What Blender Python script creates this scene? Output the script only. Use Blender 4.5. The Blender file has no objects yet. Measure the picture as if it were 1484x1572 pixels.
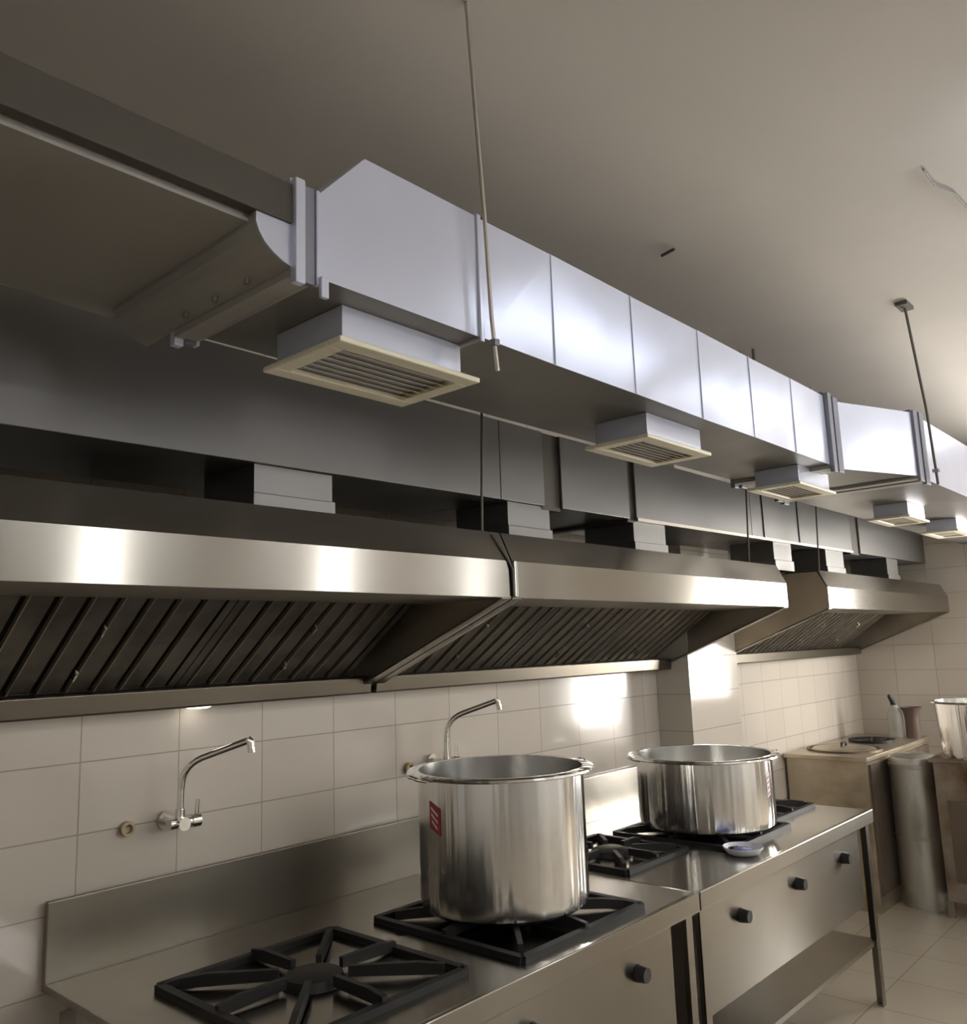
import bpy, math, random
from mathutils import Vector, Matrix
random.seed(7)
SC = bpy.context.scene
COL = SC.collection
E = 1.72                      # eye height: all heights below are written relative to the eye

# ------------------------------------------------------------------ camera
cam_d = bpy.data.cameras.new('camera'); cam = bpy.data.objects.new('camera', cam_d); COL.objects.link(cam)
cam_d.sensor_fit = 'HORIZONTAL'; cam_d.sensor_width = 36.0; cam_d.lens = 36.0 * 1308.0 / 1484.0
cam_d.clip_start = 0.02; cam_d.clip_end = 100
_yaw, _pit, _rol = (math.radians(a) for a in (41.87, 9.16, -2.01))
_F = Vector((math.cos(_pit)*math.cos(_yaw), math.cos(_pit)*math.sin(_yaw), math.sin(_pit)))
_R = Vector((math.sin(_yaw), -math.cos(_yaw), 0)); _U = _R.cross(_F)
_R2 = _R*math.cos(_rol) + _U*math.sin(_rol); _U2 = -_R*math.sin(_rol) + _U*math.cos(_rol)
_m = Matrix((_R2, _U2, -_F)).transposed().to_4x4(); _m.translation = Vector((0, 0, E))
cam.matrix_world = _m
SC.camera = cam
# ------------------------------------------------------------------ colour, exposure, world
SC.view_settings.view_transform = 'Standard'; SC.view_settings.look = 'None'
SC.view_settings.gamma = 1.0; SC.view_settings.use_curve_mapping = False
SC.view_settings.exposure = 0.22
w = bpy.data.worlds.new('world'); SC.world = w; w.use_nodes = True
w.node_tree.nodes['Background'].inputs[0].default_value = (0.75, 0.8, 0.9, 1)
w.node_tree.nodes['Background'].inputs[1].default_value = 0.3
TUBE_A = 11.5                 # ceiling tubes beside the supply duct
TUBE_B = 27.0                 # ceiling tubes on the room side
WINDOW = 26.0                 # daylight in the frosted window of the right wall
SLOT = 15.0                   # daylight in the high narrow windows of the room-side wall

# ------------------------------------------------------------------ materials
def mat(name, col, rough=.5, metal=0.0, aniso=0.0, noise=None, bump=None, spec=.5, coat=0):
    m = bpy.data.materials.new(name); m.use_nodes = True
    nt = m.node_tree; b = nt.nodes['Principled BSDF']
    b.inputs['Base Color'].default_value = (*col, 1); b.inputs['Roughness'].default_value = rough
    b.inputs['Metallic'].default_value = metal; b.inputs['Specular IOR Level'].default_value = spec
    if coat: b.inputs['Coat Weight'].default_value = coat
    tc = nt.nodes.new('ShaderNodeTexCoord')
    if aniso:
        b.inputs['Anisotropic'].default_value = aniso; b.inputs['Anisotropic Rotation'].default_value = .25
        t = nt.nodes.new('ShaderNodeTangent'); t.direction_type = 'RADIAL'; t.axis = 'Z'
        nt.links.new(t.outputs[0], b.inputs['Tangent'])
    if noise:                 # (second colour, scale vector, amount low, amount high)
        c2, sc, lo, hi = noise
        mp = nt.nodes.new('ShaderNodeMapping'); mp.inputs['Scale'].default_value = sc
        n = nt.nodes.new('ShaderNodeTexNoise'); n.inputs['Scale'].default_value = 1; n.inputs['Detail'].default_value = 5
        r = nt.nodes.new('ShaderNodeMapRange'); r.inputs[1].default_value = lo; r.inputs[2].default_value = hi
        mx = nt.nodes.new('ShaderNodeMix'); mx.data_type = 'RGBA'
        mx.inputs[6].default_value = (*col, 1); mx.inputs[7].default_value = (*c2, 1)
        nt.links.new(tc.outputs['Object'], mp.inputs[0]); nt.links.new(mp.outputs[0], n.inputs['Vector'])
        nt.links.new(n.outputs[0], r.inputs[0]); nt.links.new(r.outputs[0], mx.inputs[0])
        nt.links.new(mx.outputs[2], b.inputs['Base Color'])
    if bump:                  # (scale vector, strength, distance)
        sc, st, di = bump
        mp = nt.nodes.new('ShaderNodeMapping'); mp.inputs['Scale'].default_value = sc
        n = nt.nodes.new('ShaderNodeTexNoise'); n.inputs['Scale'].default_value = 1; n.inputs['Detail'].default_value = 1
        bp = nt.nodes.new('ShaderNodeBump'); bp.inputs['Strength'].default_value = st; bp.inputs['Distance'].default_value = di
        nt.links.new(tc.outputs['Object'], mp.inputs[0]); nt.links.new(mp.outputs[0], n.inputs['Vector'])
        nt.links.new(n.outputs[0], bp.inputs['Height']); nt.links.new(bp.outputs[0], b.inputs['Normal'])
    return m

def emit(name, col, strength):
    m = bpy.data.materials.new(name); m.use_nodes = True; nt = m.node_tree
    b = nt.nodes['Principled BSDF']; b.inputs['Base Color'].default_value = (.8, .8, .8, 1)
    b.inputs['Emission Color'].default_value = (*col, 1); b.inputs['Emission Strength'].default_value = strength
    return m

def tile_mat(name, axis, x0, z0, col, grout, rough=.12, bw=.301, rh=.198):
    m = bpy.data.materials.new(name); m.use_nodes = True; nt = m.node_tree; b = nt.nodes['Principled BSDF']
    g = nt.nodes.new('ShaderNodeNewGeometry'); s = nt.nodes.new('ShaderNodeSeparateXYZ'); c = nt.nodes.new('ShaderNodeCombineXYZ')
    nt.links.new(g.outputs['Position'], s.inputs[0])
    def off(out, d):
        a = nt.nodes.new('ShaderNodeMath'); a.operation = 'SUBTRACT'; a.inputs[1].default_value = d
        nt.links.new(out, a.inputs[0]); return a.outputs[0]
    second = 'Y' if axis == 'F' else 'Z'
    first = 'X' if axis == 'F' else axis
    nt.links.new(off(s.outputs[first], x0), c.inputs[0]); nt.links.new(off(s.outputs[second], z0), c.inputs[1])
    br = nt.nodes.new('ShaderNodeTexBrick'); br.offset = 0; br.squash = 1
    br.inputs['Scale'].default_value = 1; br.inputs['Brick Width'].default_value = bw; br.inputs['Row Height'].default_value = rh
    br.inputs['Mortar Size'].default_value = .0022; br.inputs['Mortar Smooth'].default_value = .3
    br.inputs['Color1'].default_value = (*col, 1)
    br.inputs['Color2'].default_value = (col[0]*.95, col[1]*.94, col[2]*.93, 1)
    br.inputs['Mortar'].default_value = (*grout, 1)
    nt.links.new(c.outputs[0], br.inputs['Vector']); nt.links.new(br.outputs['Color'], b.inputs['Base Color'])
    b.inputs['Roughness'].default_value = rough
    bp = nt.nodes.new('ShaderNodeBump'); bp.invert = True; bp.inputs['Strength'].default_value = .6; bp.inputs['Distance'].default_value = .002
    nt.links.new(br.outputs['Fac'], bp.inputs['Height'])
    n = nt.nodes.new('ShaderNodeTexNoise'); n.inputs['Scale'].default_value = 3.5; n.inputs['Detail'].default_value = 0
    b2 = nt.nodes.new('ShaderNodeBump'); b2.inputs['Strength'].default_value = .25; b2.inputs['Distance'].default_value = .01
    nt.links.new(g.outputs['Position'], n.inputs['Vector']); nt.links.new(n.outputs[0], b2.inputs['Height'])
    nt.links.new(bp.outputs[0], b2.inputs['Normal']); nt.links.new(b2.outputs[0], b.inputs['Normal'])
    return m

TC, GC = (.60, .545, .47), (.38, .335, .27)
M = dict(
    tile_back=tile_mat('beige_tile', 'X', 1.084, E-.279, TC, GC),
    tile_side=tile_mat('beige_tile_side', 'Y', 2.55, E-.279, TC, GC),
    floor=tile_mat('floor_tile', 'F', 0, 0, (.42, .37, .30), (.2, .17, .14), .25, .4, .4),
    ceiling=mat('ceiling_paint', (.62, .575, .51), .85, noise=((.57, .53, .465), (1.2, 1.2, 1.2), .35, .7)),
    steel=mat('brushed_steel', (.30, .28, .245), .21, 1, .9, bump=((1.0, 1.0, .4), .06, .02)),
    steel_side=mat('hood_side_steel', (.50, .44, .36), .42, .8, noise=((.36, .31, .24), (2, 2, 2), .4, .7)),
    gutter=mat('greasy_gutter_steel', (.17, .15, .12), .3, 1),
    paint=mat('pale_wall_paint', (.68, .67, .64), .7),
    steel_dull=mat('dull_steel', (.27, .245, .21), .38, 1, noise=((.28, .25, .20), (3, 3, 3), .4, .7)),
    filt=mat('greasy_filter_steel', (.25, .23, .20), .42, 1, noise=((.16, .145, .12), (9, 9, 9), .4, .7)),
    galv=mat('galvanised_sheet', (.70, .73, .85), .24, .38, noise=((.63, .66, .78), (2.2, 2.2, 2.2), .35, .7), bump=((2.6, 2.6, 2.0), .45, .02)),
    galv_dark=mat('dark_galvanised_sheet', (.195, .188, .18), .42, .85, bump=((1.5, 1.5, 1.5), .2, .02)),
    galv_mid=mat('half_shaded_zinc', (.40, .38, .34), .6, .4, noise=((.34, .32, .285), (1.5, 1.5, 1.5), .4, .7)),  # mid-dark zinc: underside shade put into left duct and flange colour
    galv_shaded=mat('shaded_duct_underside', (.235, .215, .19), .5, .6, noise=((.16, .15, .135), (1.5, 1.5, 1.5), .4, .7)),  # the duct zinc again, darkened to paint its shaded underside
    angle=mat('duct_angle_iron', (.22, .22, .25), .5, .6),
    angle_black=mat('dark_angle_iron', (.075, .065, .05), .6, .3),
    cream=mat('cream_enamel', (.80, .75, .58), .45),
    cream_dark=mat('cream_louvre', (.66, .58, .38), .5),
    void=mat('dark_inside', (.05, .042, .03), .8), olive=mat('dusty_louvre_backing', (.30, .26, .14), .8),
    rod=mat('zinc_rod', (.50, .46, .40), .4, .8),
    rod_dark=mat('dark_rod', (.12, .105, .085), .6, .4),
    alu=mat('spun_aluminium', (.88, .875, .86), .15, 1, .85, bump=((22, 22, .35), .8, .01)),
    alu_in=mat('aluminium_inside', (.70, .69, .66), .25, 1, .5, bump=((7, 7, .6), .15, .01)),
    chrome=mat('chrome', (.82, .80, .76), .08, 1),
    brass=mat('worn_brass', (.42, .33, .2), .35, .9),
    iron=mat('cast_iron', (.018, .017, .016), .55, .2),
    black=mat('black_rubber', (.02, .018, .02), .5),
    tandoor=mat('smoky_steel', (.56, .49, .38), .36, .85, noise=((.33, .27, .19), (3, 3, 5), .42, .72)),
    tandoor_dark=mat('sooty_steel', (.20, .16, .12), .5, .7, noise=((.10, .08, .06), (5, 5, 2), .4, .7)),
    dent=mat('dented_zinc', (.56, .55, .50), .42, .7, noise=((.22, .19, .14), (7, 7, 2.5), .48, .75), bump=((6, 6, 3), .4, .02)),
    rust=mat('rusty_steel', (.36, .31, .25), .48, .7, noise=((.17, .085, .045), (5, 5, 4), .45, .68), bump=((9, 9, 9), .2, .01)),
    red=mat('red_print', (.42, .03, .03), .45), white=mat('white_print', (.78, .72, .7), .45),
    blue=mat('blue_glaze', (.06, .08, .30), .25), porcelain=mat('white_glaze', (.70, .70, .76), .25),
    plastic=mat('milky_plastic', (.66, .64, .60), .2, spec=.7), brown=mat('brown_plastic', (.13, .09, .07), .4),
    housing=mat('white_lamp_housing', (.8, .8, .8), .4),
    frame=mat('window_frame_paint', (.7, .68, .62), .5),
    wire=mat('grey_wire', (.18, .17, .15), .6),
    tubeA=emit('tube_glow_cool', (.82, .89, 1.0), TUBE_A),
    tubeB=emit('tube_glow_neutral', (.97, .97, 1.0), TUBE_B),
    lens=emit('disc_glow', (1, .95, .85), 2.5),  # glow of the discs added under the left hood gutter
    sky=emit('daylight_high_glass', (.93, .96, 1.0), SLOT),
    daylight=emit('daylight_frosted_glass', (1.0, .975, .93), WINDOW),
)
_b = M['plastic'].node_tree.nodes['Principled BSDF']; _b.inputs['Transmission Weight'].default_value = .55

# ------------------------------------------------------------------ mesh builder
class MB:
    def __init__(s): s.v = []; s.f = []
    def add(s, vs, fs):
        o = len(s.v); s.v += [tuple(p) for p in vs]; s.f += [tuple(i+o for i in f) for f in fs]; return s
    def hexa(s, p):           # p: 4 bottom points then 4 top points, same order
        return s.add(p, [(3, 2, 1, 0), (4, 5, 6, 7), (0, 1, 5, 4), (1, 2, 6, 5), (2, 3, 7, 6), (3, 0, 4, 7)])
    def box(s, x0, x1, y0, y1, z0, z1):
        return s.hexa([(x0, y0, z0), (x1, y0, z0), (x1, y1, z0), (x0, y1, z0), (x0, y0, z1), (x1, y0, z1), (x1, y1, z1), (x0, y1, z1)])
    def prism(s, poly, axis, a, b):   # poly in the two other axes
        n = len(poly)
        def P(q, t): return {'X': (t, q[0], q[1]), 'Y': (q[0], t, q[1]), 'Z': (q[0], q[1], t)}[axis]
        return s.add([P(q, a) for q in poly] + [P(q, b) for q in poly],
                     [tuple(range(n-1, -1, -1)), tuple(range(n, 2*n))] + [(i, (i+1) % n, (i+1) % n+n, i+n) for i in range(n)])
    def tube(s, pts, r, n=12, caps=True):
        pts = [Vector(p) for p in pts]; rs = r if isinstance(r, (list, tuple)) else [r]*len(pts)
        up = Vector((0, 0, 1)); vs = []; prev = None
        for i, p in enumerate(pts):
            d = (pts[min(i+1, len(pts)-1)] - pts[max(i-1, 0)]).normalized()
            if prev is None:
                a = d.orthogonal().normalized()
            else:
                a = (prev - d*prev.dot(d)).normalized()
            prev = a; c = d.cross(a)
            for k in range(n):
                t = 2*math.pi*k/n; vs.append(p + (a*math.cos(t) + c*math.sin(t))*rs[i])
        fs = [(i*n+k, i*n+(k+1) % n, (i+1)*n+(k+1) % n, (i+1)*n+k) for i in range(len(pts)-1) for k in range(n)]
        if caps: fs += [tuple(range(n-1, -1, -1)), tuple((len(pts)-1)*n+k for k in range(n))]
        return s.add(vs, fs)
    def lathe(s, prof, c, n=64, a0=0, a1=2*math.pi):  # prof [(r,z)]
        full = abs(a1-a0-2*math.pi) < 1e-6; m = n if full else n+1; vs = []
        for r, z in prof:
            for k in range(m):
                t = a0+(a1-a0)*k/n; vs.append((c[0]+r*math.cos(t), c[1]+r*math.sin(t), c[2]+z))
        fs = []
        for i in range(len(prof)-1):
            for k in range(n):
                k2 = (k+1) % m; fs.append((i*m+k, i*m+k2, (i+1)*m+k2, (i+1)*m+k))
        return s.add(vs, fs)
    def build(s, name, m, parent=None, smooth=False, bevel=0):
        me = bpy.data.meshes.new(name)
        off = Vector((0, 0, E)) - (Vector(parent_loc(parent)) if parent else Vector((0, 0, 0)))
        me.from_pydata([tuple(Vector(p)+off) for p in s.v], [], s.f); me.update()
        import bmesh
        b = bmesh.new(); b.from_mesh(me); bmesh.ops.recalc_face_normals(b, faces=b.faces); b.to_mesh(me); b.free()
        me.materials.append(M[m] if isinstance(m, str) else m)
        o = bpy.data.objects.new(name, me); COL.objects.link(o)
        if parent: o.parent = parent
        if smooth:
            for p in me.polygons: p.use_smooth = True
            if hasattr(me, 'set_sharp_from_angle'): me.set_sharp_from_angle(angle=math.radians(40))
        if bevel:
            bv = o.modifiers.new('bevel', 'BEVEL'); bv.width = bevel; bv.segments = 2; bv.limit_method = 'ANGLE'
        return o

def parent_loc(p):
    l = Vector(p.location)
    while p.parent: p = p.parent; l += Vector(p.location)
    return l
def thing(name, label, cat, loc, group=None):
    o = bpy.data.objects.new(name, None); COL.objects.link(o); o.empty_display_size = .1
    o.location = (loc[0], loc[1], loc[2]+E); o['label'] = label; o['category'] = cat
    if group: o['group'] = group
    return o
def tag(o, label, cat, group=None):
    o['label'] = label; o['category'] = cat
    if group: o['group'] = group
    return o
def struct(o): o['kind'] = 'structure'; return o
def copy_tree(o, parent=None):
    c = o.copy(); COL.objects.link(c)
    if parent: c.parent = parent
    for ch in list(o.children): copy_tree(ch, c)
    return c

# ------------------------------------------------------------------ room
XR, XL, YB, YF, ZC, ZF = 7.45, -2.6, 2.55, -2.6, 1.45, -E
struct(MB().box(XL-.1, XR+.1, YF-.1, YB+.1, ZF-.1, ZF).build('floor', 'floor'))
struct(MB().box(XL-.1, XR+.1, YF-.1, YB+.1, ZC, ZC+.1).build('ceiling', 'ceiling'))
struct(MB().box(XL-.1, XR+.1, YB, YB+.1, ZF, ZC).build('wall_back', 'tile_back'))
struct(MB().box(XL-.1, XL, YF, YB, ZF, ZC).build('wall_left', 'paint'))
SLOTS = [(2.56, 2.86), (4.66, 4.98), (6.58, 6.88)]
SZ0, SZ1 = .12, 1.12
fw_ = MB(); xs = [XL-.1]
for a, b in SLOTS: xs += [a, b]
xs.append(XR+.1)
for i in range(0, len(xs), 2): fw_.box(xs[i], xs[i+1], YF-.1, YF, ZF, ZC)
for a, b in SLOTS: fw_.box(a, b, YF-.1, YF, ZF, SZ0); fw_.box(a, b, YF-.1, YF, SZ1, ZC)
struct(fw_.build('wall_front', 'paint'))
for k, (a, b) in enumerate(SLOTS):
    f_ = MB()
    for q in ((a, b, SZ0, SZ0+.03), (a, b, SZ1-.03, SZ1), (a, a+.025, SZ0+.03, SZ1-.03), (b-.025, b, SZ0+.03, SZ1-.03)): f_.box(q[0], q[1], YF-.07, YF-.03, q[2], q[3])
    o_ = struct(f_.build('window_%d' % (k+2), 'frame'))
    MB().box(a+.02, b-.02, YF-.055, YF-.05, SZ0+.02, SZ1-.02).build('window_pane', 'sky', o_)
WY0, WY1, WZ0, WZ1 = -.38, .93, -.86, .62           # window opening in the right wall
wr = MB(); wr.box(XR, XR+.1, YF, WY0, ZF, ZC); wr.box(XR, XR+.1, WY1, YB, ZF, ZC)
wr.box(XR, XR+.1, WY0, WY1, ZF, WZ0); wr.box(XR, XR+.1, WY0, WY1, WZ1, ZC)
struct(wr.build('wall_right', 'tile_side'))
wf = MB()
for (a, b, c, d) in ((WY0, WY1, WZ0, WZ0+.05), (WY0, WY1, WZ1-.05, WZ1), (WY0, WY0+.05, WZ0, WZ1), (WY1-.05, WY1, WZ0, WZ1), ((WY0+WY1)/2-.02, (WY0+WY1)/2+.02, WZ0, WZ1)):
    wf.box(XR+.03, XR+.07, a, b, c, d)
win = struct(wf.build('window_1', 'frame'))
MB().box(XR+.055, XR+.062, WY0+.04, WY1-.04, WZ0+.04, WZ1-.04).build('window_pane', 'daylight', win)
struct(MB().box(4.245, 4.83, 2.345, 2.55, ZF, ZC).build('wall_pillar', 'tile_side'))

# ------------------------------------------------------------------ ceiling lights
def light(x, y, m, label, group):
    t = thing('ceiling_light', label, 'ceiling light', (x, y, ZC), group)
    MB().box(x-.62, x+.62, y-.05, y+.05, ZC-.035, ZC).build('housing', 'housing', t, bevel=.004)
    MB().tube([(x-.59, y, ZC-.055), (x+.59, y, ZC-.055)], .02, 12).build('tube', m, t, smooth=True)
    for sx in (-1, 1): MB().box(x+sx*.60-.012, x+sx*.60+.012, y-.025, y+.025, ZC-.085, ZC-.03).build('end_cap', 'housing', t)
for x in (3.05, 4.75, 6.4): light(x, .22, 'tubeA', 'slim ceiling tube light in the row beside the supply duct', 'tube lights beside the supply duct')
for x in (-1.2, .6, 2.35, 4.1, 5.8): light(x, -1.75, 'tubeB', 'slim ceiling tube light in the row over the aisle', 'tube lights over the aisle')

# ------------------------------------------------------------------ front supply duct
D0, D1, DZ0, DZ1 = 1.2, 1.61, .684, .972
sd = thing('supply_duct', 'pale galvanised rectangular air duct hung below the ceiling, nearest the room', 'duct', (2.0, 1.4, DZ0))
# bottoms are the same sheet, underside shade painted in as darker zinc
def duct_piece(name, pts, m='galv'):
    b = MB().hexa(pts); o = b.build(name, m, sd)
    o.data.materials.append(M['galv_mid' if m == 'galv_mid' else 'galv_shaded'])
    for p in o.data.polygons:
        if p.normal.z < -.9: p.material_index = 1      # downward faces take the shade-coloured zinc
    return o
# reducer after the first flange: the top rises from .84 to .972
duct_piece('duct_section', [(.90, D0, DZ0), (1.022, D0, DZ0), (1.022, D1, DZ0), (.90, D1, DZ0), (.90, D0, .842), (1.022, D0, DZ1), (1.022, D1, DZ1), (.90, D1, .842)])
seams = [1.022, 1.362, 1.623, 1.989, 2.376, 2.741, 3.097, 3.43]
for i in range(len(seams)-1):
    a, b = seams[i], seams[i+1]
    tw = [0, .002, -.0015, .0015, -.002, .0015, -.001][i]      # each sheet sits a touch out of true
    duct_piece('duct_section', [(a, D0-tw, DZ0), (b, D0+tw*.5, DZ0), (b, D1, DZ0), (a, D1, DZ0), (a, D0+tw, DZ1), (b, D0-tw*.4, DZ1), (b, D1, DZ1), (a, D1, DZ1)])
for x in seams[2:-1]:
    MB().box(x-.002, x+.002, D0-.0032, D0+.01, DZ0+.001, DZ1-.001).build('seam', 'galv', sd)
# offset piece and the section beyond it
K0 = 1.03
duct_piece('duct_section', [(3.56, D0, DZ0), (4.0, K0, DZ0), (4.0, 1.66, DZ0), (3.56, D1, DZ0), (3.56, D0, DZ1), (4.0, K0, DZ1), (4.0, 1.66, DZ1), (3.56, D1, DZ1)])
for a, b in ((4.13, 4.95), (4.953, 5.75), (5.753, 6.55), (6.553, XR-.005)):
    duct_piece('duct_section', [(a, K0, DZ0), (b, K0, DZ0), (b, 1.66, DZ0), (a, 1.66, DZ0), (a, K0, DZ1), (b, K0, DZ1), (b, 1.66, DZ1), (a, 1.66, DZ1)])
# left part: shallower duct, its underside sweeping up from the flange
LZ0, LZ1 = .753, .842
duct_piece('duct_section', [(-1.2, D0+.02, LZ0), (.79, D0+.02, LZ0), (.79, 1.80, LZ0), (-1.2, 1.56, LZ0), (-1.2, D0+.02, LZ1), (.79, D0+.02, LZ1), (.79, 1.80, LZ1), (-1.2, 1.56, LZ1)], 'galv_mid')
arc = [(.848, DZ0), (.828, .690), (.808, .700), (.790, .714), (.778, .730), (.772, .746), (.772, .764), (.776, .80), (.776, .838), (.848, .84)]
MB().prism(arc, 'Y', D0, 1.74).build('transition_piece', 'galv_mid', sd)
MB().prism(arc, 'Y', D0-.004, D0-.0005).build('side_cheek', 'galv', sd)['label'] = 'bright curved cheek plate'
MB().box(-1.2, .844, D0-.009, D0+.015, LZ0+.012, LZ1).build('dark_front_strip', 'angle_black', sd, bevel=.002)['label'] = 'dark brown strip along the front edge'  # dark strip added over the front of the shallower duct
def flange(x0, x1, y0, y1, z0, z1, m='galv', t=.03):
    b = MB(); b.box(x0, x1, y0-t*.6, y0, z0-t, z1+t*.4)
    MB().box(x0, x1, y0+.0005, y1, z0-t*.5, z0).build('flange_underside', 'galv_mid', sd)
    b.box(x0, x1, y0, y1, z1, z1+t*.6); b.box(x0, x1, y1, y1+.02, z0-t, z1+t*.4)
    return b.build('flange', m, sd, bevel=.002)
flange(.845, .866, D0, D1, DZ0, LZ1)
flange(.868, .893, D0+.004, D1, DZ0, LZ1, 'angle', .022)
flange(.895, .903, D0, D1, DZ0, LZ1, 'galv', .02)
MB().box(.898, .915, D0-.022, D0-.012, DZ0-.045, DZ0-.005).build('flange_cleat', 'galv', sd, bevel=.002)
for k in range(3):
    y = D0+.10+k*.11
    MB().tube([(.82, y, DZ0-.006), (.82, y, DZ0+.004)], .006, 8).build('rivet', 'galv_shaded', sd)
flange(3.432, 3.47, D0, D1, DZ0, DZ1, 'angle', .03); flange(3.50, 3.556, D0, D1, DZ0, DZ1, 'angle', .022)
flange(4.00, 4.06, K0, 1.66, DZ0, DZ1, 'angle', .022); flange(4.07, 4.13, K0, 1.66, DZ0, DZ1, 'angle', .03)
flange(1.345, 1.358, D0, D1, DZ0, DZ1, 'galv', .010)

# ------------------------------------------------------------------ diffusers under the supply duct
def diffuser(x0, x1, y0, y1, label, nx=None, m2='cream_dark', neck_m='galv', z=.604, n=7):
    t = thing('air_grille', label, 'air vent', ((x0+x1)/2, (y0+y1)/2, z), 'grilles under the supply duct')
    nx0, nx1 = (x0+.012, x1-.055)
    MB().box(nx0, nx1, y0+.008, y1-.035, z+.008, DZ0-.0005).build('neck', neck_m, t, bevel=.002)
    b = MB(); fw = .042
    for (a, c, d, e) in ((x0, x1, y0, y0+fw), (x0, x1, y1-fw, y1), (x0, x0+fw, y0+fw, y1-fw), (x1-fw, x1, y0+fw, y1-fw)):
        b.box(a, c, d, e, z, z+.012)
    b.build('frame', 'cream', t, bevel=.003)
    MB().box(x0+fw, x1-fw, y0+fw, y1-fw, z+.011, z+.013).build('backing', 'olive', t)
    lv = MB(); ys = (y1-y0-2*fw)/n
    for i in range(n):
        y = y0+fw+ys*(i+.5)
        lv.prism([(y-.010, z+.001), (y-.007, z+.0005), (y+.011, z+.009), (y+.008, z+.0095)], 'X', x0+fw, x1-fw)
    lv.build('louvres', m2, t)
    return t
diffuser(1.00, 1.405, 1.255, 1.52, 'large cream louvred air grille under the first pale duct section, nearest the camera')
diffuser(2.157, 2.554, 1.27, 1.50, 'second cream air grille from the left, below the bright duct panels')
diffuser(3.30, 3.69, 1.275, 1.50, 'third air grille from the left, just before the duct offset')
diffuser(4.72, 5.09, 1.275, 1.49, 'fourth air grille, small pale one just past the duct offset')
diffuser(5.66, 6.05, 1.27, 1.48, 'fifth air grille, cut by the right edge of the photo')

# ------------------------------------------------------------------ hanger rods
def rod(pts, r, label, m='rod', group=None, foot=True):
    t = thing('hanger_rod', label, 'hanger rod', pts[-1], group)
    MB().tube(pts, r, 8).build('rod', m, t, smooth=True)
    if foot:
        p = pts[-1]; q = pts[-2]; c = Vector(p)+(Vector(q)-Vector(p)).normalized()*.055
        MB().tube([c, c+Vector((0, 0, .014))], r*2.6, 6).build('nut', 'angle', t)
    return t
rod([(1.285, 1.15, ZC), (1.338, 1.165, .95), (1.352, 1.168, .72), (1.366, 1.168, .602)], .0048, 'threaded hanger rod in front of the first duct seam, its end poking below the duct')
r2 = rod([(3.954, .99, ZC), (4.11, .99, 1.0), (4.16, .992, .70), (4.165, .992, .66)], .006, 'dark hanger rod with a ceiling bracket above the duct offset', 'rod_dark')
MB().box(3.90, 4.0, .965, 1.015, ZC-.018, ZC-.0005).build('ceiling_bracket', 'rod_dark', r2)
rod([(4.0, 1.72, ZC), (4.0, 1.72, .985)], .008, 'short dark hanger rod peeping above the back of the supply duct', 'rod_dark', foot=False)
for x, lab in ((2.03, 'thin dark suspension rod over the joint of the two long hoods'), (3.985, 'thin dark suspension rod at the right end of the middle hood'), (4.89, 'thin dark suspension rod at the left end of the far hood')):
    rod([(x, 1.78, ZC), (x, 1.83, .376)], .0045, lab, 'rod_dark', foot=False)
hk = MB(); hk.tube([(2.714, 1.488, ZC-.012), (2.70, 1.427, ZC-.012)], .006, 6)
tag(hk.build('ceiling_hook', 'rod_dark'), 'small dark hook lying against the bare ceiling above the duct', 'hook')
cw = MB(); cw.tube([(2.80, .60, ZC-.006), (2.93, .60, ZC-.006), (3.02, .57, ZC-.006), (3.2, .56, ZC-.006), (3.35, .50, ZC-.006)], .0035, 6)
tag(cw.build('ceiling_cable', 'wire'), 'thin loose grey cable clipped to the ceiling at upper right', 'cable')

# ------------------------------------------------------------------ exhaust duct behind
B0, B1 = 1.93, 2.38
ed = thing('exhaust_duct', 'dark grey rectangular exhaust duct running behind the pale duct above the hoods', 'duct', (3.0, 2.15, .51))
def bz(x): return .505+.0073*x
def bt(x): return .822-.005*x
for a, b in ((-2.0, -.6), (-.597, .60), (.603, 2.248), (2.251, 2.50), (2.61, 3.085), (3.14, 4.27), (4.273, 4.90), (4.903, 5.77), (5.93, 7.43)):
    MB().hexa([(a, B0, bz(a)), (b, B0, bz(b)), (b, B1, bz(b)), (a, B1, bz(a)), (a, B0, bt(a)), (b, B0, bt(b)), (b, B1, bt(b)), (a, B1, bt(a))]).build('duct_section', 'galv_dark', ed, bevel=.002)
for a, b in ((2.50, 2.61), (3.085, 3.14), (5.77, 5.93)):
    MB().hexa([(a, B0+.012, bz(a)-.012), (b, B0+.012, bz(b)-.012), (b, B1, bz(b)-.012), (a, B1, bz(a)-.012), (a, B0+.012, bt(a)), (b, B0+.012, bt(b)), (b, B1, bt(b)), (a, B1, bt(a))]).build('flange', 'angle_black', ed)
for a in (4.42, 4.9):
    MB().box(a-.004, a+.004, B0-.006, B0, bz(a), bt(a)).build('seam', 'galv_dark', ed)
MB().hexa([(3.14, B0-.006, bz(3.14)-.006), (5.77, B0-.006, bz(5.77)-.006), (5.77, B0+.01, bz(5.77)-.006), (3.14, B0+.01, bz(3.14)-.006), (3.14, B0-.006, bz(3.14)+.008), (5.77, B0-.006, bz(5.77)+.008), (5.77, B0+.01, bz(5.77)+.008), (3.14, B0+.01, bz(3.14)+.008)]).build('bottom_trim', 'rod', ed)
MB().hexa([(-.8, B0-.012, .80), (.60, B0-.012, .818), (.60, B0+.01, .818), (-.8, B0+.01, .80), (-.8, B0-.012, .86), (.60, B0-.012, .83), (.70, B0+.01, .826), (-.8, B0+.01, .845)]).build('pale_top_strip', 'cream', ed)  # pale strip added along the top edge at the left end
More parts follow.
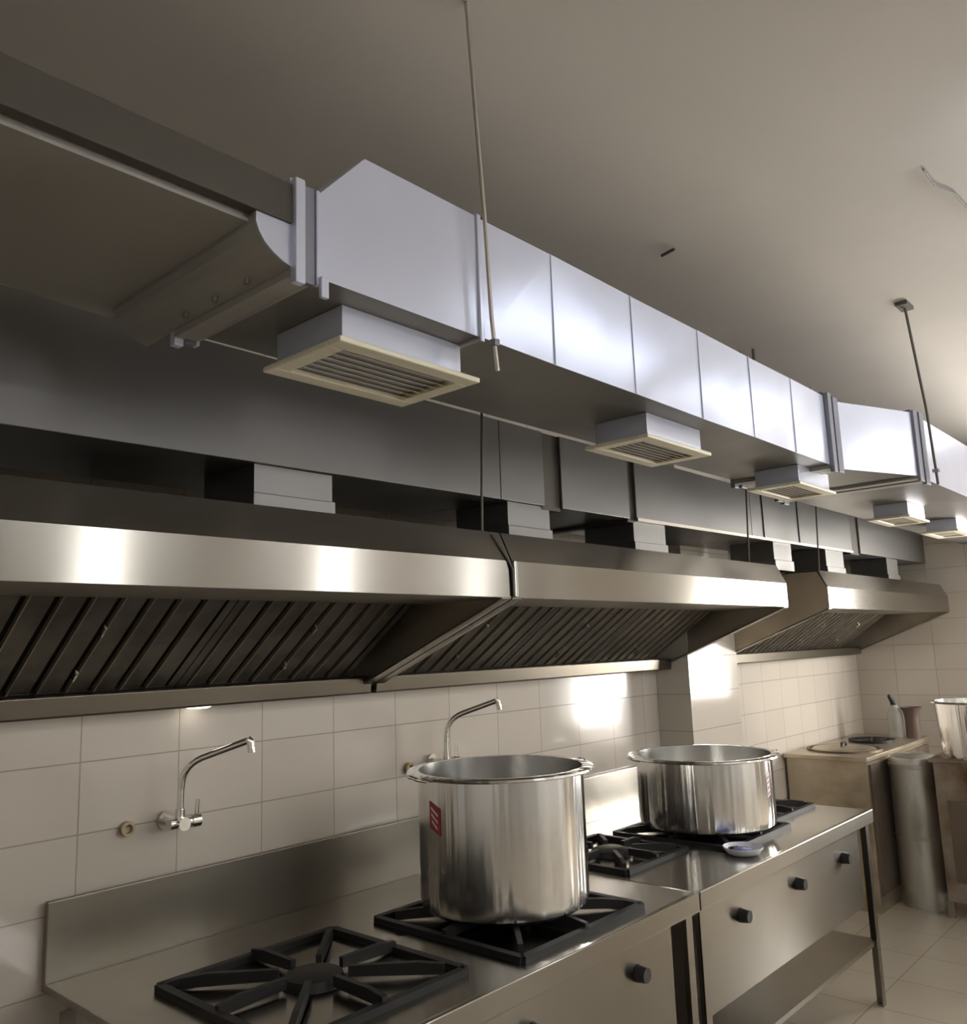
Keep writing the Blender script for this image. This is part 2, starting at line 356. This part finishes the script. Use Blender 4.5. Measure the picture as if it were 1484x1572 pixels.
for a, b in ((.12, .40), (1.256, 1.516), (2.30, 2.543), (3.132, 3.395), (4.56, 4.80), (5.33, 5.63), (6.5, 6.75)):
    st = MB(); st.box(a, b, 1.945, 2.20, .3765, bz(a)-.0005); st.build('duct_collar', 'galv_dark', ed)
    MB().box(a-.006, b+.006, 1.937, 2.21, .3765, .435).build('collar_sleeve', 'galv_dark', ed, bevel=.002)

# ------------------------------------------------------------------ range hoods
def hood(x0, x1, filters, label, trim_right=True):
    t = thing('range_hood', label, 'range hood', ((x0+x1)/2, 2.1, -.145), 'stainless hoods along the back wall')
    F0, FT, S1, S2, ZT, ZL, TH = 1.766, .28, 1.811, .375, .375, .16, .006
    YW = 2.547
    MB().prism([(F0, ZL), (F0, FT), (F0+TH, FT), (F0+TH, ZL)], 'X', x0, x1).build('front_lip', 'steel', t, bevel=.0015)
    MB().prism([(F0, FT), (S1, S2), (YW, S2), (YW, S2-TH), (S1+TH, S2-TH), (F0+TH, FT)], 'X', x0, x1).build('canopy_top', 'steel', t)
    MB().prism([(F0+TH, ZL), (2.125, ZL), (2.125, ZL+.02), (F0+TH, ZL+.004)], 'X', x0+.008, x1-.008).build('bottom_pan', 'steel_dull', t)
    prof = [(F0+.001, ZL+.001), (F0+.001, FT), (S1, S2-.001), (YW, S2-.001), (YW, -.145), (2.46, -.145)]
    pl = [(F0+.002, ZL), (2.535, -.143), (2.55-.004, -.12), (F0+.002, ZL+.03)]
    for xa, xb, s in ((x0, x0+.008, 1), (x1-.008, x1, -1)):
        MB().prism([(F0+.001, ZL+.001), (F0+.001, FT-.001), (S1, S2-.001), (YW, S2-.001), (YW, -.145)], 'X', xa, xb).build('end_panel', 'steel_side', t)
        c, d = (x0, x0+.045) if s == 1 else (x1-.045, x1)
        MB().prism([(F0+.004, ZL-.004), (YW, -.149), (YW, -.141), (F0+.004, ZL+.004)], 'X', c, d).build('bottom_return', 'steel', t, bevel=.001)
    MB().prism([(2.452, -.140), (2.446, -.088), (2.452, -.083), (2.47, -.083), (2.47, -.130), (YW, -.130), (YW, -.145), (2.458, -.145)], 'X', x0+.009, x1-.009).build('grease_gutter', 'gutter', t, bevel=.0015)
    MB().box(x0+.009, x1-.009, 2.54, YW, -.129, .365).build('back_panel', 'steel_dull', t)
    if x0 < 0:
        for lx in (.70, 1.42): MB().lathe([(0, -.151), (.03, -.151), (.042, -.1455), (.0, -.1455)], (lx, 2.500, 0), 24).build('glow_disc', 'lens', t, smooth=True)['label'] = 'small glowing round disc'  # glowing discs added at two bright spots under the gutter
    P0, P1 = Vector((0, 2.47, -.08)), Vector((0, 2.118, .162))
    u = (P1-P0).normalized(); nn = Vector((0, u.z, -u.y)).normalized()
    if nn.z > 0: nn = -nn
    nn = Vector((0, -abs(u.z), -abs(u.y))).normalized()
    L = (P1-P0).length+.04
    def slab(mb, xa, xb, s0, s1, d0, d1):
        q = []
        for dd in (d0, d1):
            for (xx, ss) in ((xa, s0), (xb, s0), (xb, s1), (xa, s1)):
                q.append(Vector((xx, 0, 0))+P0+u*ss+nn*dd)
        mb.hexa(q)
    for fa, fb in filters:
        fr = MB(); w = .028
        slab(fr, fa+.002, fa+w, 0, L, -.03, .004); slab(fr, fb-w, fb-.002, 0, L, -.03, .004)
        slab(fr, fa+w, fb-w, 0, .012, -.03, .004); slab(fr, fa+w, fb-w, L-.02, L, -.03, .004)
        f = fr.build('baffle_filter', 'filt', t)
        n = round((fb-fa-2*w)/.0745); pw = (fb-fa-2*w)/n
        bk = MB(); slab(bk, fa+w, fb-w, .012, L-.02, -.03, -.028); bk.build('filter_back', 'void', f)
        sl = MB(); eg = MB()
        for i in range(n):
            xa = fa+w+pw*i+pw*.12; xb = xa+pw*.76
            slab(sl, xa, xb, .012, L-.02, -.008, .003)
            slab(eg, xa-.001, xa+.0022, .012, L-.02, -.008, .0075)  # lighter strip paints the highlight along each left slat edge
        sl.build('baffles', 'filt', f, bevel=.0012); eg.build('baffle_highlights', 'steel_side', f)
        for cs in (.10, .30):
            c = P0+u*cs+Vector(((fa+fb)/2, 0, 0)); h = MB()
            h.tube([c-u*.016+nn*.004, c-u*.013+nn*.018, c+u*.013+nn*.018, c+u*.016+nn*.004], .0032, 8)
            h.build('handle', 'chrome', f, smooth=True)
    return t
hood(-1.35, 2.092, [(-.675, -.01), (-.01, .655), (.655, 1.32), (1.32, 1.985)], 'long stainless range hood filling the left side, baffle filters above two taps')
hood(2.100, 4.26, [(2.13, 2.79), (2.79, 3.45), (3.45, 4.11)], 'middle stainless range hood between the left hood and the tiled pillar')
hood(4.82, 7.30, [(4.87, 5.55), (5.55, 6.23), (6.23, 6.91)], 'far stainless range hood beyond the pillar, against the right wall')
jw = MB(); jw.tube([(2.03, 1.83, .376), (2.05, 1.805, .365), (2.075, 1.765, .285), (2.094, 1.760, .25), (2.096, 1.760, .165)], .004, 8)
tag(jw.build('joint_cable', 'rod_dark', smooth=True), 'thin dark cable trailing over the joint between the left and middle hoods', 'cable')
tag(MB().box(2.1005, 2.116, 1.756, 1.7655, .162, .28).build('joint_strip', 'chrome', bevel=.003), 'narrow shiny vertical strip covering the joint of the left and middle hoods', 'strip')

# ------------------------------------------------------------------ wall taps
def tap(x, z, label, d):
    t = thing('wall_tap', label, 'tap', (x, YB, z), 'swan neck taps on the back wall')
    y = 2.46
    MB().tube([(x, YB, z), (x, YB-.012, z)], .028, 20).build('wall_flange', 'rod', t, smooth=True)
    b = MB(); b.tube([(x, YB-.01, z), (x, y+.02, z), (x, y-.03, z)], [.014, .017, .019], 14)
    b.tube([(x-.035, y, z), (x+.035, y, z)], .016, 14)
    b.tube([(x, y, z), (x, y, z+.04)], .014, 14); b.build('tap_body', 'chrome', t, smooth=True)
    h = MB(); h.tube([(x+.035, y, z), (x+.062, y, z)], .020, 12)
    h.tube([(x+.052, y, z), (x+.054, y-.004, z+.062)], [.0075, .0055], 10); h.build('handle', 'chrome', t, smooth=True)
    tip = Vector((x+.125, 2.30, z+.232)); pts = [Vector((x, y, z+.03)), Vector((x, y, z+.09)), Vector((x+.003, y-.003, z+.125))]
    for k in range(1, 7):
        q = k/6; a = Vector((x+.003, y-.003, z+.125)); c = Vector((x+.008, y-.012, z+.168)); e = Vector((x+.042, y-.05, z+.187))
        pts.append(a*(1-q)**2+c*2*q*(1-q)+e*q*q)
    pts += [pts[-1].lerp(tip, .5), tip]
    MB().tube(pts, .0105, 14).build('spout', 'chrome', t, smooth=True)
    MB().tube([tip+Vector((0, 0, .006)), tip+Vector((.006, -.007, -.004)), tip+Vector((.008, -.009, -.034))], [.012, .0125, .011], 14).build('nozzle', 'chrome', t, smooth=True)
    return t
tap(1.345, -.478, 'chrome swan neck wall tap above the dark splashback, left of the tall pot', 1)
tap(2.475, -.436, 'chrome swan neck wall tap rising behind the rim of the tall pot', 1)
def outlet(x, z, label):
    t = thing('pipe_outlet', label, 'pipe', (x, YB, z), 'open pipe stubs in the tiles')
    MB().lathe([(.013, 0), (.022, 0), (.022, .02), (.013, .02), (.013, 0)], (0, 0, 0), 20)
    p = MB(); n = 20
    prof = [(.012, 0), (.021, 0), (.021, .022), (.013, .022), (.012, 0)]
    vs = [(x+r*math.cos(2*math.pi*k/n), YB-d, z+r*math.sin(2*math.pi*k/n)) for r, d in prof for k in range(n)]
    p.add(vs, [(i*n+k, i*n+(k+1) % n, (i+1)*n+(k+1) % n, (i+1)*n+k) for i in range(4) for k in range(n)])
    p.build('socket', 'brass', t, smooth=True)
    MB().tube([(x, YB, z), (x, YB-.006, z)], .0125, 16).build('plug', 'tile_back', t)
outlet(1.222, -.482, 'small brass ringed pipe stub in the tiles left of the first tap')
outlet(2.345, -.447, 'small dark pipe stub in the tiles just left of the tall pot rim')

# ------------------------------------------------------------------ gas ranges
ZS = -.84
def gas_range(x0, x1, label, burners, bright_splash):
    t = thing('gas_range', label, 'gas range', ((x0+x1)/2, 2.0, ZF), 'low gas ranges under the hoods')
    y0, y1 = 1.53, 2.52
    MB().box(x0, x1, y0+.004, y1, ZS-.02, ZS).build('top', 'steel', t, bevel=.003)
    MB().box(x0, x1, y0, y0+.02, ZS-.058, ZS+.004).build('fascia', 'steel', t, bevel=.003)
    MB().box(x1-.02, x1, y0+.021, y1, ZS-.058, ZS-.021).build('side_rail', 'steel', t)
    MB().box(x0, x1, y1, y1+.02, ZS-.02, -.633).build('backsplash', 'steel' if bright_splash else 'steel_dull', t, bevel=.003)  # left splashback darker: dark reflections put into its steel colour
    MB().box(x0+.06, x1-.14, y0+.035, y0+.045, ZS-.42, ZS-.06).build('front_panel', 'steel', t)
    for xx in (x0+.02, x1-.065):
        for yy in (y0+.02, y1-.06):
            l = MB(); l.box(xx, xx+.04, yy, yy+.005, ZF+.0, ZS-.059); l.box(xx+.035, xx+.04, yy+.005, yy+.04, ZF, ZS-.059)
            l.build('leg', 'steel', t)
    MB().box(x0+.03, x1-.03, y0+.03, y1-.03, -1.45, -1.43).build('lower_shelf', 'steel_dull', t)
    for i in range(3):
        xx = x0+.35+i*(x1-x0-.7)/2
        MB().tube([(xx, y0+.034, ZS-.16), (xx, y0+.0, ZS-.16)], [.026, .022], 16).build('knob', 'black', t, smooth=True)
    for (cx, cy, R) in burners:
        g = MB(); z = ZS
        for s in (-1, 1):
            g.box(cx-R, cx+R, cy+s*R-.012, cy+s*R+.012, z, z+.018); g.box(cx+s*R-.012, cx+s*R+.012, cy-R, cy+R, z, z+.018)
        for k in range(8):
            a = math.pi/4*k; rr = R*(1 if k % 2 == 0 else 1.22); ca, sa = math.cos(a), math.sin(a); p = Vector((-sa, ca, 0))*.008
            i0, i1 = .09, rr
            def at(r, h, q): return Vector((cx+r*ca, cy+r*sa, z+h))+p*q
            g.add([at(i0, .012, 1), at(i1, .005, 1), at(i1, .03, 1), at(i1*.8, .038, 1), at(i0, .038, 1),
                   at(i0, .012, -1), at(i1, .005, -1), at(i1, .03, -1), at(i1*.8, .038, -1), at(i0, .038, -1)],
                  [(0, 1, 2, 3, 4), (9, 8, 7, 6, 5), (0, 5, 6, 1), (1, 6, 7, 2), (2, 7, 8, 3), (3, 8, 9, 4), (4, 9, 5, 0)])
        ps = g.build('pan_support', 'iron', t)
        MB().lathe([(0, .03), (.05, .03), (.075, .022), (.085, .0), (.0, .0)], (cx, cy, z+.001), 24).build('burner_head', 'iron', t, smooth=True)
    return t
gas_range(2.74, 4.48, 'steel gas range carrying the shallow pot, its bright right corner near the oven', [(3.61, 1.985, .28), (4.17, 2.05, .25), (3.02, 2.08, .22)], True)
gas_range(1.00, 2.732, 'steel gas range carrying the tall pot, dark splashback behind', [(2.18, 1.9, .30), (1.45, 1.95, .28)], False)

# ------------------------------------------------------------------ stockpots
def pot(cx, cy, zb, r, h, label, rim=.03, handle_angles=(0, math.pi), flare=1.0, wall_m='alu'):
    t = thing('stockpot', label, 'pot', (cx, cy, zb), 'aluminium pots')
    ro = r*flare
    MB().lathe([(0, 0), (r*.93, 0), (r*.985, .012), (r, .035), (ro, h-.006), (ro, h)], (cx, cy, zb), 96).build('pot_wall', wall_m, t, smooth=True)
    MB().lathe([(ro-.004, h), (ro-.004, h-.02), (r-.004, .04), (r*.96, .012), (0, .008)], (cx, cy, zb), 96).build('pot_interior', 'alu_in', t, smooth=True)
    MB().lathe([(ro-.004, h-.001), (ro+rim*.6, h+.001), (ro+rim, h-.002), (ro+rim+.003, h-.008), (ro+rim-.003, h-.012), (ro+.001, h-.010), (ro-.003, h-.010), (ro-.004, h-.001)], (cx, cy, zb), 96).build('rim', wall_m, t, smooth=True)
    for a in handle_angles:
        d = Vector((math.cos(a), math.sin(a), 0)); s = Vector((-math.sin(a), math.cos(a), 0)); c = Vector((cx, cy, zb+h-.005))
        MB().tube([c+d*(ro+.004)+s*.035-Vector((0, 0, .014)), c+d*(ro+rim+.004)+s*.032-Vector((0, 0, .006)), c+d*(ro+rim+.012)+s*.015, c+d*(ro+rim+.012)-s*.015, c+d*(ro+rim+.004)-s*.032-Vector((0, 0, .006)), c+d*(ro+.004)-s*.035-Vector((0, 0, .014))], .0055, 10).build('handle', wall_m, t, smooth=True)
    return t
def patch(t, name, cx, cy, zb, r, a0, a1, z0, z1, m, skew=0):
    b = MB(); n = 10
    vs = []
    for k in range(n+1):
        a = a0+(a1-a0)*k/n; dz = skew*(k/n-.5)
        for z in (z0+dz, z1+dz): vs.append((cx+r*math.cos(a), cy+r*math.sin(a), zb+z))
    b.add(vs, [(2*k, 2*k+2, 2*k+3, 2*k+1) for k in range(n)])
    return b.build(name, m, t)
P1C = (2.18, 1.92); P1R = .272
p1 = pot(P1C[0], P1C[1], -.801, P1R, .42, 'tall aluminium stockpot with a red label, in front of the second tap', .033, (math.radians(-22), math.radians(158)))
def face_angle(c, off): return math.atan2(-c[1], -c[0])+off
a = face_angle(P1C, math.radians(-49))
st = patch(p1, 'label_sticker', *P1C, -.801, P1R+.0012, a-.10, a+.10, .255, .335, 'red', -.02)
for k, (z, w_) in enumerate(((.272, .05), (.291, .06), (.310, .065))):
    patch(st, 'print', *P1C, -.801, P1R+.002, a-w_, a+w_, z, z+.008, 'white', -.022)
P2C = (3.61, 1.955); P2R = .298
p2 = pot(P2C[0], P2C[1], -.801, P2R, .305, 'wide shallow aluminium pot sitting on the black pan support', .034, (math.radians(-42), math.radians(138)))
a = face_angle(P2C, math.radians(62))
st2 = patch(p2, 'label_sticker', *P2C, -.801, P2R+.0012, a-.05, a+.05, .14, .235, 'white', .01)
for z in (.15, .172, .194, .214): patch(st2, 'print', *P2C, -.801, P2R+.002, a-.035, a+.03, z, z+.007, 'red', .01)

t = thing('dish', 'small blue and white dish on the range top in front of the shallow pot', 'dish', (3.32, 1.65, ZS+.001))
MB().lathe([(0, .004), (.045, .004), (.06, .012), (.076, .028), (.078, .030), (.078, .024), (.062, .004), (.05, 0), (0, 0)], (3.32, 1.65, ZS+.001), 40).build('rim', 'porcelain', t, smooth=True)
MB().lathe([(0, .024), (.03, .022), (.046, .012), (.047, .005), (0, .005)], (3.32, 1.65, ZS+.001), 32).build('centre', 'blue', t, smooth=True)

# ------------------------------------------------------------------ oven block, cylinder, rusty box
ZO = -.77
t = thing('tandoor_oven', 'square smoke-stained steel oven with a round lid, in the back right corner', 'oven', (6.5, 2.27, ZF))
MB().box(5.83, 7.2, 2.0, 2.53, ZF, ZO-.03).build('body', 'tandoor', t, bevel=.004)
MB().box(5.80, 7.22, 1.985, 2.535, ZO-.03, ZO).build('top', 'tandoor', t, bevel=.004)
MB().box(5.86, 7.15, 1.985, 1.9995, ZF+.1, ZO-.05).build('front_panel', 'tandoor_dark', t)
MB().lathe([(0, .022), (.16, .02), (.20, .014), (.215, .0), (.0, .0)], (6.18, 2.26, ZO), 48).build('lid', 'tandoor', t, smooth=True)
MB().lathe([(.225, 0), (.225, .012), (.245, .012), (.245, 0)], (6.18, 2.26, ZO), 48).build('lid_ring', 'tandoor_dark', t, smooth=True)
MB().tube([(6.14, 2.26, ZO+.02), (6.14, 2.26, ZO+.045), (6.22, 2.26, ZO+.045), (6.22, 2.26, ZO+.02)], .008, 8).build('lid_handle', 'iron', t, smooth=True)
t = thing('steel_ring', 'dark iron pot ring with bars lying on the oven top by the bottle', 'ring', (6.72, 2.25, ZO))
MB().lathe([(.12, 0), (.12, .018), (.16, .018), (.16, 0), (.12, 0)], (6.72, 2.25, ZO+.001), 32).build('ring', 'iron', t)
for k in range(3):
    a = k*math.pi/3+.3
    MB().tube([(6.72-.16*math.cos(a), 2.25-.16*math.sin(a), ZO+.012), (6.72+.16*math.cos(a), 2.25+.16*math.sin(a), ZO+.012)], .009, 8).build('bar', 'iron', t)
t = thing('flue_cylinder', 'dented grey metal cylinder standing in front of the oven', 'cylinder', (6.2, 1.826, ZF))
MB().lathe([(0, 0), (.15, 0), (.15, .02), (.15, .90), (.143, .925), (.12, .94), (0, .945)], (6.2, 1.826, ZF), 40).build('shell', 'dent', t, smooth=True)
MB().lathe([(.150, .86), (.156, .862), (.156, .885), (.150, .887)], (6.2, 1.826, ZF), 40).build('band', 'dent', t, smooth=True)
MB().lathe([(.150, .42), (.154, .422), (.154, .44), (.150, .442)], (6.2, 1.826, ZF), 40).build('band', 'dent', t, smooth=True)
t = thing('bottle', 'clear plastic bottle with a black spout standing on the oven top', 'bottle', (7.05, 2.2, ZO))
bc = (7.05, 2.17, ZO+.001)
MB().lathe([(0, 0), (.05, 0), (.054, .01), (.054, .15), (.048, .19), (.030, .225), (.022, .245), (.0, .245)], bc, 28).build('body', 'plastic', t, smooth=True)
MB().tube([(7.05, 2.17, ZO+.245), (7.04, 2.175, ZO+.27), (7.015, 2.19, ZO+.315)], [.024, .020, .013], 12).build('spout_cap', 'black', t, smooth=True)
t = thing('jug', 'dark brown flared jug standing right of the clear bottle', 'jug', (7.08, 2.06, ZO))
MB().lathe([(0, 0), (.050, 0), (.052, .01), (.050, .14), (.058, .19), (.078, .225), (.074, .225), (.054, .19), (.046, .14), (.046, .02), (0, .02)], (7.08, 2.06, ZO+.001), 28).build('body', 'brown', t, smooth=True)
MB().tube([(7.13, 2.05, ZO+.19), (7.17, 2.04, ZO+.17), (7.165, 2.04, ZO+.09), (7.13, 2.05, ZO+.06)], .008, 8).build('handle', 'brown', t, smooth=True)
t = thing('steel_cabinet', 'rusty steel cooking block at the right edge, carrying the pale pot', 'cabinet', (6.5, 1.1, ZF))
MB().box(5.97, 6.9, .55, 1.645, ZF+.1, ZO-.025).build('body', 'rust', t, bevel=.004)
MB().box(5.95, 6.92, .53, 1.665, ZO-.025, ZO).build('top', 'rust', t, bevel=.004)
MB().box(5.955, 5.9695, .9, 1.58, -1.5, -1.02).build('side_panel', 'tandoor_dark', t)
for xx in (5.99, 6.84):
    for yy in (.57, 1.62): MB().box(xx, xx+.04, yy, yy+.04, ZF, ZF+.0995).build('leg', 'rust', t)
pot(6.1, 1.37, ZO, .235, .35, 'pale aluminium pot on the rusty block, cut by the right edge', .028, (math.radians(200),), 1.08)
t = thing('kettle', 'black round vessel tucked between the oven and the pale pot', 'vessel', (6.40, 1.595, ZO))
MB().lathe([(0, 0), (.04, 0), (.058, .03), (.06, .09), (.045, .14), (.02, .155), (0, .155)], (6.40, 1.595, ZO), 28).build('body', 'black', t, smooth=True)
MB().tube([(6.36, 1.595, ZO+.14), (6.375, 1.595, ZO+.185), (6.425, 1.595, ZO+.185), (6.44, 1.595, ZO+.14)], .006, 8).build('handle', 'black', t, smooth=True)
